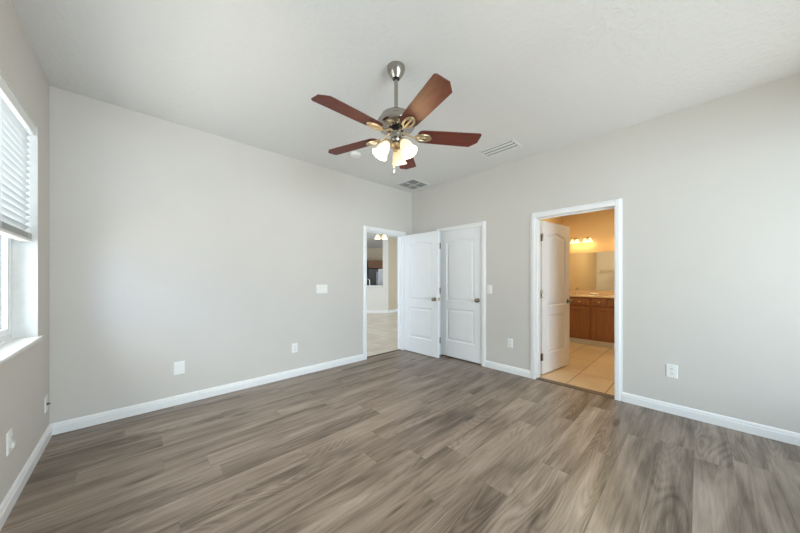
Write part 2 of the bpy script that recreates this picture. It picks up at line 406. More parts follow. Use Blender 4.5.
# baseboards: stepped profile, 9 cm high
BP = [(0, 0), (.016, 0), (.016, .060), (.012, .066), (.012, .076), (.006, .088), (0, .090)]
CW = .062
def base(name, segs, label=None, mat='trim'):
    b = MB()
    for p0, p1, out in segs: b.extrude(BP, p0, p1, out=out)
    return struct(b.build(name, M[mat]), label)
base('baseboard_back', [((XL, 0, 0), (HALL[0]-CW, 0, 0), (0, -1, 0)), ((HALL[1]+CW, 0, 0), (0, 0, 0), (0, -1, 0))])
base('baseboard_right', [((0, 0, 0), (0, CLO[1]+CW, 0), (-1, 0, 0)), ((0, CLO[0]-CW, 0), (0, BTH[1]+CW, 0), (-1, 0, 0)), ((0, BTH[0]-CW, 0), (0, YF, 0), (-1, 0, 0))])
base('baseboard_left', [((XL, 0, 0), (XL, YF, 0), (1, 0, 0))])
base('baseboard_front', [((XL, YF, 0), (0, YF, 0), (0, 1, 0))])

# door casings + jambs (one mesh per opening)
CP = [(0, 0), (.014, 0), (.017, .012), (.017, .038), (.011, .050), (.009, CW), (0, CW)]     # (out, across)
def casing_b(name, x0, x1, wall0, wall1, label):
    c = MB()
    for side, out in ((wall0, -1), (wall1, 1)):
        o = Vector((0, out, 0))
        c.extrude(CP, (x0, side, 0), (x0, side, OH+CW), up=(-1, 0, 0), out=o)
        c.extrude(CP, (x1, side, 0), (x1, side, OH+CW), up=(1, 0, 0), out=o)
        c.extrude(CP, (x0, side, OH), (x1, side, OH), up=(0, 0, 1), out=o)
    c.box(x0-.02, x0, wall0, wall1, 0, OH).box(x1, x1+.02, wall0, wall1, 0, OH).box(x0-.02, x1+.02, wall0, wall1, OH, OH+.02)
    m = (wall0+wall1)/2
    c.box(x0, x0+.012, m-.005, m+.03, 0, OH).box(x1-.012, x1, m-.005, m+.03, 0, OH).box(x0, x1, m-.005, m+.03, OH-.012, OH)
    return struct(c.build(name, M['trim']), label)
def casing_c(name, y0, y1, wall0, wall1, label, stop=None):
    c = MB()
    for side, out in ((wall0, -1), (wall1, 1)):
        o = Vector((out, 0, 0))
        c.extrude(CP, (side, y0, 0), (side, y0, OH+CW), up=(0, -1, 0), out=o)
        c.extrude(CP, (side, y1, 0), (side, y1, OH+CW), up=(0, 1, 0), out=o)
        c.extrude(CP, (side, y0, OH), (side, y1, OH), up=(0, 0, 1), out=o)
    c.box(wall0, wall1, y0-.02, y0, 0, OH).box(wall0, wall1, y1, y1+.02, 0, OH).box(wall0, wall1, y0-.02, y1+.02, OH, OH+.02)
    m = stop if stop else (wall0+wall1)/2
    c.box(m, m+.03, y0, y0+.012, 0, OH).box(m, m+.03, y1-.012, y1, 0, OH).box(m, m+.03, y0, y1, OH-.012, OH)
    return struct(c.build(name, M['trim']), label)
casing_b('trim_1', HALL[0], HALL[1], 0, TB, 'white casing around the hall doorway')
casing_c('trim_2', CLO[0], CLO[1], 0, TC, 'white casing around the closed closet door', stop=.045)
casing_c('trim_3', BTH[0], BTH[1], 0, TC, 'white casing around the bathroom doorway', stop=.055)
struct(MB().box(0, TC*.5+.02, BTH[0], BTH[1], 0, .007).build('trim_4', M['threshold']), 'brown threshold strip under the bathroom doorway')
struct(MB().box(HALL[0], HALL[1], TB*.5-.02, TB*.5+.02, 0, .006).build('trim_5', M['threshold']), 'thin threshold strip under the hall doorway')

# ------------------------------------------------------------------ doors
DW, DH, DT = .762, 1.955, .035
def panel_depth(x, z):
    """0 on the flat of the door, negative inside the moulded grooves; x across 0..DW, z 0..DH"""
    x0, x1 = .125, DW-.125; best = 0
    cx = (x0+x1)/2; hw = (x1-x0)/2
    for (z0, z1, arch) in ((.245, .745, 0), (.865, 1.785, .040)):
        if arch:
            q = min(1, abs(x-cx)/(hw*.92)); top = z1 + arch*(.5+.5*cos(pi*q))
            slope = 0.9
        else: top = z1; slope = 1
        d = min(x-x0, x1-x, z-z0, (top-z)*slope)
        if d <= 0: continue
        if d < .012: v = -.0100*(d/.012)
        elif d < .020: v = -.0100
        elif d < .050: v = -.0100 + .0080*((d-.020)/.030)
        else: v = -.002
        best = v
    return best
def door_mesh():
    xs = set(); zs = set()
    def span(a, b, n):
        return [a+(b-a)*i/n for i in range(n+1)]
    for a in span(0, .12, 2)+span(.12, .19, 18)+span(.19, DW-.19, 22)+span(DW-.19, DW-.12, 18)+span(DW-.12, DW, 2): xs.add(round(a, 5))
    for a in span(0, .24, 3)+span(.24, .30, 15)+span(.30, .69, 4)+span(.69, .75, 15)+span(.75, .86, 2)+span(.86, .92, 15)+span(.92, 1.70, 6)+span(1.70, 1.835, 34)+span(1.835, DH, 2): zs.add(round(a, 5))
    xs = sorted(xs); zs = sorted(zs); nx, nz = len(xs), len(zs)
    b = MB()
    for side in (0, 1):
        V = [(x, (panel_depth(x, z) if side else -panel_depth(x, z)) + (DT if side else 0), z) for z in zs for x in xs]
        F = []
        for j in range(nz-1):
            for i in range(nx-1):
                q = (j*nx+i, j*nx+i+1, (j+1)*nx+i+1, (j+1)*nx+i); F.append(q if not side else tuple(reversed(q)))
        b.add(V, F, 0, True)
    # edges
    b.add([(0, 0, 0), (0, DT, 0), (0, DT, DH), (0, 0, DH)], [(0, 1, 2, 3)])
    b.add([(DW, 0, 0), (DW, DT, 0), (DW, DT, DH), (DW, 0, DH)], [(0, 3, 2, 1)])
    b.add([(0, 0, 0), (DW, 0, 0), (DW, DT, 0), (0, DT, 0)], [(0, 1, 2, 3)])
    b.add([(0, 0, DH), (DW, 0, DH), (DW, DT, DH), (0, DT, DH)], [(0, 3, 2, 1)])
    return b
def knob_mb(dirn, y):
    """rosette, neck and knob standing off a face whose outward normal is dirn*y"""
    b = MB(); T = Matrix.Translation((0, y, 0)) @ axis_to((0, dirn, 0))
    b.lathe([(.0, 0), (.031, 0), (.031, .005), (.026, .009), (.012, .012), (.011, .026), (.018, .032), (.0265, .042), (.0275, .052), (.024, .060), (.014, .065), (0, .066)], 28, T)
    return b
def make_door(name, loc, rz, label, hinge_side, sx=1, bridge=0):
    """local: hinge edge at x=0, leaf along +x, faces y=0 and y=DT; hinge_side 0/1 chooses the face the knuckles stand on"""
    m = door_mesh()
    root = m.build(name, M['door']); root.location = loc; root.rotation_euler = (0, 0, rz); struct(root, label); root.scale = (sx, 1, 1)
    for d, y in ((-1, 0), (1, DT)):
        k = knob_mb(d, y).build('door_knob', M['knob'], root); k.location = (DW-.065, 0, .90)
    lp = MB().box(DW-.0005, DW+.0015, DT/2-.0125, DT/2+.0125, .87, .93).box(DW, DW+.009, DT/2-.006, DT/2+.006, .89, .91)
    lp.build('latch_plate', M['brass'], root)
    yk = -.006 if hinge_side == 0 else DT+.006
    for z in (.22, 1.02, 1.74):
        h = MB(); T = Matrix.Translation((-.004, yk, z))
        h.lathe([(.004, -.048), (.0065, -.046), (.0065, .046), (.004, .048)], 14, T)
        h.box(-.002, .0005, min(yk, DT/2), max(yk, DT/2), z-.044, z+.044)
        if bridge: h.box(-bridge, .0, .001, .004, z-.046, z+.046)
        h.box(-.004, .004, yk-.0065, yk+.004, z-.047, z+.047)
        h.build('hinge', M['nickel'] if bridge else M['darkmetal'], root)
    return root
# closed closet door: hinge on the corner side (y high), face towards the bedroom = local y=0 side
def place_door(name, hinge, tip_dir, label, hinge_side, z=.012, sx=1, bridge=0):
    return make_door(name, (hinge[0], hinge[1], z), atan2(tip_dir[1], tip_dir[0]), label, hinge_side, sx, bridge)
# local +y is 90 deg CCW of +x.  closet: +x -> world -y, +y -> world +x : face y=0 looks at -x (bedroom)
place_door('door_2', (.006, CLO[1]-.006), (0, -1), 'closed white two-panel closet door right of the open door', 0, .018, .976)
# hall door open into the bedroom: leaf from the right jamb towards -y, visible face looks at -x
place_door('door_1', (-.213, -.022), (.024, -.73), 'white two-panel hall door standing open into the bedroom', 1, .012, .950)
# bathroom door swung into the bathroom, visible face looks at -y
place_door('door_3', (TC+.070, BTH[1]-.002), (.765, -.105), 'white two-panel door swung open into the bathroom', 0, .012, .98, .074)

# ------------------------------------------------------------------ side window
fx0, fx1 = XL-.16, XL-.105
g = MB()
g.box(fx0, fx1, WY1-.04, WY1, WZ0, WZ1).box(fx0, fx1, WY0, WY0+.04, WZ0, WZ1).box(fx0, fx1, WY0+.04, WY1-.04, WZ0, WZ0+.035).box(fx0, fx1, WY0+.04, WY1-.04, WZ1-.04, WZ1)
ym = (WY0+WY1)/2; g.box(fx0, fx1, ym-.04, ym+.04, WZ0+.035, WZ1-.04)
win = struct(g.build('window_1', M['vinyl'], bevel=.003), 'white vinyl window in the left wall')
for a, b_ in ((ym+.04, WY1-.04), (WY0+.04, ym-.04)):
    zc = 1.56
    for (z0, z1, dx) in ((WZ0+.035, zc+.02, .012), (zc-.02, WZ1-.04, -.012)):
        xx0, xx1 = (fx0+fx1)/2+dx-.012, (fx0+fx1)/2+dx+.012
        s_ = MB().box(xx0, xx1, a, a+.035, z0, z1).box(xx0, xx1, b_-.035, b_, z0, z1).box(xx0, xx1, a+.035, b_-.035, z0, z0+.04).box(xx0, xx1, a+.035, b_-.035, z1-.035, z1)
        so = s_.build('window_sash', M['vinyl'], win, bevel=.002)
        MB().box((xx0+xx1)/2-.002, (xx0+xx1)/2+.002, a+.035, b_-.035, z0+.04, z1-.035).build('window_pane', M['glass'], so)
s_ = MB().prism([(fx1, WY0+.001), (XL+.0005, WY0+.001), (XL+.0005, WY0-.014), (XL+.022, WY0-.014), (XL+.022, WY1+.014), (XL+.0005, WY1+.014), (XL+.0005, WY1-.001), (fx1, WY1-.001)], WZ0-.019, WZ0)
struct(s_.build('trim_6', M['sill'], bevel=.003), 'white marble window sill')

r_ = MB().box(fx1, XL-.0005, WY1-.004, WY1, WZ0, WZ1).box(fx1, XL-.0005, WY0, WY0+.004, WZ0, WZ1).box(fx1, XL-.0005, WY0+.004, WY1-.004, WZ1-.004, WZ1)
struct(r_.build('trim_7', M['vent']), 'white lining of the window reveal')
# blind
bl = empty('window_blind', (XL-.045, (WY0+WY1)/2, WZ1)); tag(bl, 'white horizontal slat blind half lowered in the left window', 'blind')
hw = (WY1-WY0)/2-.018
MB().box(-.026, .026, -hw, hw, -.045, -.003).build('headrail', M['plastic'], bl, bevel=.002)
MB().box(.028, .036, -hw-.004, hw+.004, -.068, -.002).box(-.0, .028, hw-.002, hw+.004, -.068, -.002).build('valance', M['plastic'], bl, bevel=.002)
sl = MB(); nsl = 16; z0s = -.095; pitch = .0415
for i in range(nsl):
    z = z0s - i*pitch
    T = Matrix.Translation((0, 0, z)) @ Matrix.Rotation(rad(-46), 4, 'Y')
    V = []; n = 6
    for j in range(n+1):
        u = -.025 + .05*j/n; c = .003*(1-(2*j/n-1)**2)
        V += [T @ Vector((u, -hw, c)), T @ Vector((u, hw, c)), T @ Vector((u, -hw, c+.0022)), T @ Vector((u, hw, c+.0022))]
    F = []
    for j in range(n):
        a = 4*j; b_ = a+4
        F += [(a, a+1, b_+1, b_), (a+2, b_+2, b_+3, a+3), (a, b_, b_+2, a+2), (a+1, a+3, b_+3, b_+1)]
    F += [(0, 2, 3, 1), (4*n, 4*n+1, 4*n+3, 4*n+2)]
    sl.add(V, F, 0, True)
sl.build('slats', M['slat'], bl)
st = MB()
for i in range(5):
    z = z0s - nsl*pitch + .012 - i*.0075; st.box(-.025, .025, -hw+random.uniform(-.002, .002), hw+random.uniform(-.003, .001), z, z+.0028)
st.build('stacked_slats', M['slat'], bl)
zb = z0s - nsl*pitch - .022
MB().box(-.026, .026, -hw, hw, zb-.018, zb).build('bottom_rail', M['plastic'], bl, bevel=.004)
for yy in (hw-.10, hw-.62, -hw+.62, -hw+.10):
    MB().tube([(.028, yy, -.06), (.028, yy, zb)], .0012, 6).tube([(-.028, yy, -.06), (-.028, yy, zb)], .0012, 6).build('ladder_cord', M['plastic'], bl)

# ------------------------------------------------------------------ wall plates
def plate(name, w_, h_, kind):
    """local: face looks along -y, centred on origin, back at y=0"""
    root = empty(name, (0, 0, 0)); b = MB()
    b.add([(-w_/2, 0, -h_/2), (w_/2, 0, -h_/2), (w_/2, 0, h_/2), (-w_/2, 0, h_/2),
           (-w_/2+.004, -.006, -h_/2+.004), (w_/2-.004, -.006, -h_/2+.004), (w_/2-.004, -.006, h_/2-.004), (-w_/2+.004, -.006, h_/2-.004)],
          [(3, 2, 1, 0), (4, 5, 6, 7), (0, 1, 5, 4), (1, 2, 6, 5), (2, 3, 7, 6), (3, 0, 4, 7)])
    b.build('cover_plate', M['plastic'], root)
    if kind == 'outlet':
        for s in (-1, 1):
            r = MB(); poly = [(.0165*cos(a)*1.0, max(-.0125, min(.0125, .0165*sin(a)))) for a in [2*pi*k/24 for k in range(24)]]
            V = [(x, -.006, z+s*.0195) for x, z in poly]+[(x, -.0085, z+s*.0195) for x, z in poly]; n = 24
            r.add(V, [tuple(range(n)), tuple(reversed(range(n, 2*n)))]+[(i, (i+1) % n, n+(i+1) % n, n+i) for i in range(n)])
            rc = r.build('receptacle', M['plastic'], root)
            sm_ = MB(); zc = s*.0195
            sm_.box(-.0075, -.0050, -.0092, -.0080, zc-.001, zc+.008).box(.0050, .0075, -.0092, -.0080, zc-.001, zc+.007)
            sm_.lathe([(.0025, .0080), (.0025, .0092)], 12, Matrix.Translation((0, 0, zc-.0065)) @ Matrix.Rotation(rad(90), 4, 'X'))
            sm_.build('slots', M['slot'], rc)
        MB().lathe([(.0028, .006), (.0028, .0072)], 10, Matrix.Rotation(rad(90), 4, 'X')).build('screw', M['plastic'], root)
    elif kind.startswith('rocker'):
        n = int(kind[-1])
        for i in range(n):
            xc = (i-(n-1)/2)*.046
            r = MB().box(xc-.0165, xc+.0165, -.0075, -.005, -.033, .033)
            r.add([(xc-.013, -.0075, -.029), (xc+.013, -.0075, -.029), (xc+.013, -.0075, .029), (xc-.013, -.0075, .029),
                   (xc-.013, -.0085, -.029), (xc+.013, -.0085, -.029), (xc+.013, -.0125, .029), (xc-.013, -.0125, .029)],
                  [(3, 2, 1, 0), (4, 5, 6, 7), (0, 1, 5, 4), (1, 2, 6, 5), (2, 3, 7, 6), (3, 0, 4, 7)])
            r.build('rocker', M['plastic'], root, bevel=.0006)
    elif kind == 'jack':
        MB().lathe([(.010, .005), (.010, .009), (.006, .010), (.006, .022), (.0045, .022), (.0045, .016)], 16, Matrix.Rotation(rad(90), 4, 'X')).build('coaxial_jack', M['darkmetal'], root)
        for s in (-1, 1):
            MB().lathe([(.003, .006), (.003, .0072)], 10, Matrix.Translation((0, 0, s*h_*.36)) @ Matrix.Rotation(rad(90), 4, 'X')).build('screw', M['plastic'], root)
    elif kind == 'blank':
        for sx_ in (-1, 1):
            for s in (-1, 1):
                MB().lathe([(.003, .006), (.003, .0072)], 10, Matrix.Translation((sx_*.023, 0, s*h_*.36)) @ Matrix.Rotation(rad(90), 4, 'X')).build('screw', M['plastic'], root)
    return root
def put(o, loc, rz): o.location = loc; o.rotation_euler = (0, 0, rz); return o
RB, RC, RA = 0, rad(-90), rad(90)   # back, right and left wall orientations
tag(put(plate('wall_plate', .088, .125, 'blank'), (-3.252, 0, .354), RB), 'square white blank plate low on the back wall, left of the outlet', 'wall plate')
tag(put(plate('electrical_outlet', .074, .120, 'outlet'), (-2.106, 0, .357), RB), 'white outlet low on the long back wall', 'outlet')
tag(put(plate('light_switch', .165, .118, 'rocker3'), (-1.735, 0, 1.09), RB), 'wide white three gang switch on the back wall left of the hall doorway', 'switch')
tag(put(plate('light_switch', .074, .118, 'rocker1'), (0, -1.503, 1.08), RC), 'single white switch on the right wall beside the closet door casing', 'switch')
tag(put(plate('electrical_outlet', .074, .118, 'outlet'), (0, -1.795, .387), RC), 'white outlet between the closet door and the bathroom doorway', 'outlet')
tag(put(plate('electrical_outlet', .078, .122, 'outlet'), (0, -3.312, .386), RC), 'white outlet on the right wall, right of the bathroom doorway', 'outlet')
oa = tag(put(plate('electrical_outlet', .074, .120, 'outlet'), (XL, -.952, .352), RA), 'white outlet on the left wall below the window with a small plug', 'outlet')
MB().box(-.014, .014, -.020, -.0095, -.034, -.006).build('plug_cover', M['plastic'], oa, bevel=.004)
tag(put(plate('cable_plate', .070, .115, 'jack'), (XL, -.125, .285), RA), 'white cable plate with dark jack near the left corner', 'wall plate')

# ------------------------------------------------------------------ ceiling vents, detector
def vent(name, x0, x1, y0, y1, nlouv, along, label, flange=.03, ang=40, wide=None):
    """frame with tilted blades under the ceiling; blades run along 'x' or 'y'"""
    cx, cy = (x0+x1)/2, (y0+y1)/2; root = empty(name, (cx, cy, H)); tag(root, label, 'vent')
    hx, hy = (x1-x0)/2, (y1-y0)/2
    f = MB()
    for (a, b_, c, d) in ((-hx, hx, -hy, -hy+flange), (-hx, hx, hy-flange, hy), (-hx, -hx+flange, -hy+flange, hy-flange), (hx-flange, hx, -hy+flange, hy-flange)):
        f.box(a, b_, c, d, -.010, 0)
    f.build('frame', M['vent'], root, bevel=.003)
    MB().box(-hx+flange, hx-flange, -hy+flange, hy-flange, -.0025, -.0005).build('duct_backing', M['ventdark'], root)
    l = MB(); span = (hy if along == 'x' else hx)-flange; ln = (hx if along == 'x' else hy)-flange
    step = 2*span/nlouv; wd = wide or step*.75
    for i in range(nlouv):
        c = -span+step*(i+.5); A = rad(ang if not isinstance(ang, tuple) else (ang[0] if c < 0 else ang[1]))
        if along == 'x':
            T = Matrix.Translation((0, c, -.011)) @ Matrix.Rotation(A, 4, 'X'); l.T = T; l.box(-ln, ln, -wd/2, wd/2, -.0007, .0007)
        else:
            T = Matrix.Translation((c, 0, -.011)) @ Matrix.Rotation(A, 4, 'Y'); l.T = T; l.box(-wd/2, wd/2, -ln, ln, -.0007, .0007)
    l.T = Matrix.Identity(4)
    l.build('louvres', M['vent'], root)
    return root, hx, hy
vent('ceiling_vent', -.60, -.335, -2.11, -1.675, 3, 'y', 'long white supply vent on the ceiling near the right wall', .028, (18, 18), .031)
rg, hx, hy = vent('return_grille', -.535, -.135, -.545, -.165, 18, 'x', 'square white return grille on the ceiling near the corner', .03, 40, .013)
MB().box(-.004, .004, -hy+.03, hy-.03, -.020, -.004).box(-hx+.03, hx-.03, -.004, .004, -.020, -.004).build('divider_bar', M['vent'], rg)
sd = empty('smoke_detector', (-1.628, -.640, H)); tag(sd, 'round white smoke detector on the ceiling left of the fan lights', 'smoke detector')
MB().lathe([(0, -.001), (.066, -.001), (.066, -.010), (0, -.010)], 32).build('mounting_ring', M['plastic'], sd)
MB().lathe([(.062, -.010), (.061, -.026), (.052, -.034), (.030, -.037), (.0, -.038)], 32).build('detector_cover', M['plastic'], sd)

# ------------------------------------------------------------------ ceiling fan
FC = (-2.199, -1.994)
fan = empty('ceiling_fan', (FC[0], FC[1], H)); tag(fan, 'five blade brown wood and nickel ceiling fan with three lit glass shades', 'ceiling fan')
def fz(z): return z-H
MB().lathe([(0, 0), (.064, 0), (.064, -.014), (.060, -.030), (.050, -.052), (.036, -.070), (.028, -.082), (.014, -.082)], 40).build('canopy', M['nickel'], fan)
MB().lathe([(.020, -.078), (.020, -.090), (.013, -.090)], 24).build('canopy_collar', M['black'], fan)
MB().lathe([(.0135, -.08), (.0135, fz(2.425))], 24).build('downrod', M['nickel'], fan)
MB().lathe([(.014, fz(2.440)), (.024, fz(2.436)), (.028, fz(2.415)), (.050, fz(2.408)), (.084, fz(2.402)), (.106, fz(2.392)), (.114, fz(2.378)), (.116, fz(2.362)),
            (.130, fz(2.354)), (.137, fz(2.342)), (.137, fz(2.322)), (.128, fz(2.308)), (.104, fz(2.298)), (.060, fz(2.294)), (0, fz(2.294))], 56).build('motor_housing', M['nickel'], fan)
MB().lathe([(.052, fz(2.296)), (.052, fz(2.276)), (0, fz(2.276))], 40).build('flywheel', M['black'], fan)
MB().lathe([(0, fz(2.278)), (.044, fz(2.276)), (.046, fz(2.262)), (.040, fz(2.252)), (.040, fz(2.222)), (.046, fz(2.214)), (.042, fz(2.202)), (.030, fz(2.196)), (0, fz(2.196))], 40).build('switch_housing', M['nickel'], fan)
MB().lathe([(0, fz(2.197)), (.026, fz(2.196)), (.040, fz(2.188)), (.040, fz(2.168)), (.028, fz(2.156)), (.012, fz(2.148)), (.010, fz(2.138)), (0, fz(2.134))], 32).build('light_fitter', M['brass'], fan)
R0, R1 = .165, .618
bpoly = [(R0, -.052), (R0+.020, -.062), (.32, -.068), (R1-.012, -.074), (R1, -.062), (R1, .022), (R1-.050, .074), (.32, .068), (R0+.020, .062), (R0, .052), (R0-.010, .03), (R0-.010, -.03)]
def iron():
    b = MB()
    # arm from the flywheel to the blade
    b.tube([(.045, 0, .020), (.075, 0, .012), (.10, 0, -.004), (.135, 0, -.012), (.16, 0, -.012)], [.010, .008, .007, .007, .007], 10)
    # open oval plate under the blade root: outer loop and a middle bar
    n = 28; loop = [(.195+.056*cos(2*pi*k/n), .030*sin(2*pi*k/n), -.010) for k in range(n+1)]
    b.tube(loop, .0085, 8)
    b.tube([(.15, 0, -.011), (.20, 0, -.010), (.247, 0, -.009)], .0075, 8)
    b.lathe([(0, -.017), (.008, -.015), (.009, -.008), (0, -.008)], 12, Matrix.Translation((.178, .0, 0)))
    b.lathe([(0, -.017), (.008, -.015), (.009, -.008), (0, -.008)], 12, Matrix.Translation((.225, .0, 0)))
    return b
for k in range(5):
    a = rad(180.7) + k*2*pi/5
    Tb = Matrix.Rotation(rad(-11), 4, 'X')
    b = MB(); b.T = Tb; b.prism(bpoly, -.003, .003)
    bo = b.build('blade', M['blade'], fan, bevel=.001); bo.location = (0, 0, fz(2.257)); bo.rotation_euler = (0, 0, a)
    i_ = iron(); io = i_.build('blade_iron', M['brass'], bo)
    io.location = (0, 0, 0); io.rotation_euler = (rad(-11), 0, 0)
def tulip(M4, t=.003):
    return MB().shell([(.020, 0), (.023, -.004), (.029, -.016), (.038, -.036), (.044, -.056), (.046, -.074), (.048, -.090), (.055, -.106), (.059, -.112)], t, 32, M4)
for k, az in enumerate((35.8, 155.8, 275.8)):
    a = rad(az); d = Vector((cos(a), sin(a), 0)); tilt = rad(31)
    ax = Vector((d.x*sin(tilt), d.y*sin(tilt), -cos(tilt)))
    p0 = Vector((0, 0, fz(2.184))) + d*.030; p1 = p0 + d*.022 + Vector((0, 0, .030)); p2 = p1 + ax*.016
    MB().tube([p0, p0+d*.012+Vector((0, 0, .020)), p1, p2], .008, 12).build('lamp_arm', M['brass'], fan)
    T = Matrix.Translation(p2) @ axis_to(-ax)
    sock = MB().lathe([(0, .006), (.020, .004), (.024, -.006), (.024, -.016), (0, -.016)], 24, T)
    sock.build('lamp_socket', M['brass'], fan)
    T2 = Matrix.Translation(p2 + ax*.008) @ axis_to(-ax)
    sh = tulip(T2).build('lamp_shade', M['shade'], fan)
    bb = MB().lathe([(.011, -.010), (.012, -.028), (.022, -.048), (.026, -.064), (.022, -.078), (.010, -.088), (0, -.090)], 20, T2)
    bb.build('bulb', M['bulb'], sh)
    lp_ = p2 + ax*.116
    point('fan_lamp_light', (FC[0]+lp_.x, FC[1]+lp_.y, H+lp_.z), 8.5, (1.0, .72, .38), .04)
ch = MB().tube([(.012, .03, fz(2.20)), (.012, .034, fz(2.12)), (.012, .034, fz(2.02))], .0012, 6)
ch.lathe([(0, .0), (.005, .004), (.005, .020), (0, .026)], 12, Matrix.Translation((.012, .034, fz(1.995))))
ch.build('pull_chain', M['brass'], fan)

# ------------------------------------------------------------------ closet behind the closed door
struct(MB().box(.92, 1.0, -1.40, TB, 0, H).build('wall_closet_back', M['wall']))
struct(MB().box(TC, .92, 0, TB, 0, H).build('wall_closet_side', M['wall']))
struct(MB().box(TC*.5, .92, -1.40, 0, -.08, 0).build('floor_closet', M['planks']))
struct(MB().box(TC, .92, -1.40, 0, H, H+.1).build('ceiling_closet', M['ceiling']))

# ------------------------------------------------------------------ bathroom
BX = 3.05; BY1 = -1.50; BY0 = -4.3
struct(MB().box(TC*.5, BX+.1, BY0, BY1, -.08, -.001).build('floor_bathroom', M['bath_tile']), 'beige tile bathroom floor')
struct(MB().box(TC, BX+.1, BY0, BY1, H, H+.1).build('ceiling_bathroom', M['bath_wall']))
struct(MB().box(TC, BX+.1, BY1, BY1+.1, 0, H).build('wall_bathroom_left', M['bath_wall']))
struct(MB().box(TC, BX+.1, BY0-.1, BY0, 0, H).build('wall_bathroom_right', M['bath_wall']))
struct(MB().box(BX, BX+.1, BY0, BY1, 0, H).build('wall_bathroom_back', M['bath_wall']))
w = MB().box(TC, TC+.012, BTH[1]+.063, BY1, 0, H)
struct(w.build('wall_bathroom_panel', M['bath_pale']), 'pale panel reflected in the bathroom mirror')
w = MB().box(TC, TC+.012, BY0, BTH[0]-.063, 0, H).box(TC, TC+.012, BTH[0]-.063, BTH[1]+.063, OH+.063, H)
struct(w.build('wall_bathroom_front', M['bath_wall']))
# towel bar on the pale panel behind the door, seen in the mirror
tb = empty('towel_bar', (TC+.012, -1.80, 1.45)); tag(tb, 'brass towel bar seen in the bathroom mirror', 'towel bar')
MB().tube([(.055, -.23, 0), (.055, .20, 0)], .008, 12).build('bar', M['brass'], tb)
for yy in (-.215, .185):
    MB().lathe([(0, 0), (.022, 0), (.022, .010), (.010, .016), (.009, .050), (.014, .062), (0, .064)], 18, Matrix.Translation((0, yy, 0)) @ Matrix.Rotation(rad(90), 4, 'Y')).build('bracket', M['brass'], tb)
# vanity cabinets
VX = 2.515
def front(b_, y0, y1, z0, z1, raised=True):
    b_.box(-.019, 0, y0, y1, z0, z1)
def cab(y0, y1, label, drawers, doors):
    root = empty('vanity_cabinet', (VX, (y0+y1)/2, 0)); tag(root, label, 'cabinet'); c = (y0+y1)/2
    MB().box(0, BX-VX-.003, y0-c, y1-c, .105, .885).build('cabinet_body', M['cabinet'], root)
    MB().box(.06, BX-VX-.003, y0-c, y1-c, 0, .105).build('toe_kick', M['trim'], root)
    for (a, b_, kn) in drawers:
        d = MB().box(-.019, 0, a-c, b_-c, .735, .868).box(-.022, -.018, a-c+.03, b_-c-.03, .762, .842).build('drawer', M['cabinet'], root, bevel=.003)
        if kn: MB().lathe([(.005, 0), (.005, .012), (.013, .018), (.014, .024), (0, .028)], 16, Matrix.Translation((-.020, (a+b_)/2-c, .805)) @ Matrix.Rotation(rad(-90), 4, 'Y')).build('knob', M['brass'], d)
    for (a, b_) in doors:
        a -= c; b_ -= c
        d = MB().box(-.019, 0, a, a+.058, .135, .712).box(-.019, 0, b_-.058, b_, .135, .712).box(-.019, 0, a+.058, b_-.058, .135, .195).box(-.019, 0, a+.058, b_-.058, .652, .712).box(-.010, 0, a+.058, b_-.058, .195, .652)
        d.build('cabinet_door', M['cabinet'], root, bevel=.002)
cab(-2.135, BY1-.003, 'brown vanity cabinet nearest the open bathroom door', [(-2.115, -1.80, 1)], [(-2.115, -1.60)])
cab(-3.20, -2.137, 'brown vanity cabinet beside the right bathroom door casing', [(-2.365, -2.157, 1), (-2.70, -2.385, 0), (-3.17, -2.72, 1)], [(-2.66, -2.157), (-3.18, -2.68)])
ct = MB().box(VX-.03, BX-.003, -3.22, BY1-.003, .886, .920)
co = tag(ct.build('vanity_countertop', M['counter'], bevel=.004), 'beige speckled bathroom countertop running under the mirror', 'countertop')
MB().box(BX-.022, BX-.003, -3.22, BY1-.003, .922, .995).build('backsplash', M['counter'], co)
mi = tag(MB().box(BX-.008, BX-.002, -3.20, BY1-.03, .998, 1.755).build('vanity_mirror', M['mirror']), 'wide frameless wall mirror above the bathroom countertop', 'mirror')
# faucet and small items
fa = empty('bathroom_faucet', (2.80, -1.70, .922)); tag(fa, 'brass faucet on the vanity countertop by the door edge', 'faucet')
MB().lathe([(0, 0), (.026, 0), (.024, .012), (.014, .02), (.013, .05), (0, .05)], 18).tube([(0, 0, .04), (0, 0, .115), (-.03, 0, .145), (-.075, 0, .135), (-.095, 0, .10)], .011, 12).build('spout', M['brass'], fa)
for s in (-1, 1):
    MB().lathe([(0, 0), (.022, 0), (.018, .02), (.012, .045), (0, .05)], 16, Matrix.Translation((.01, s*.085, 0))).tube([(.01, s*.085, .045), (-.005, s*.125, .075)], .006, 8).build('tap_handle', M['brass'], fa)
sd_ = tag(MB().lathe([(0, 0), (.050, 0), (.066, .014), (.070, .028), (.066, .030), (.058, .020), (.040, .010), (0, .008)], 28, Matrix.Translation((2.80, -2.135, .922)) @ Matrix.Diagonal((1, 1.1, 1, 1))).build('soap_dish', M['plaster_white']), 'small white dish on the vanity countertop', 'dish')
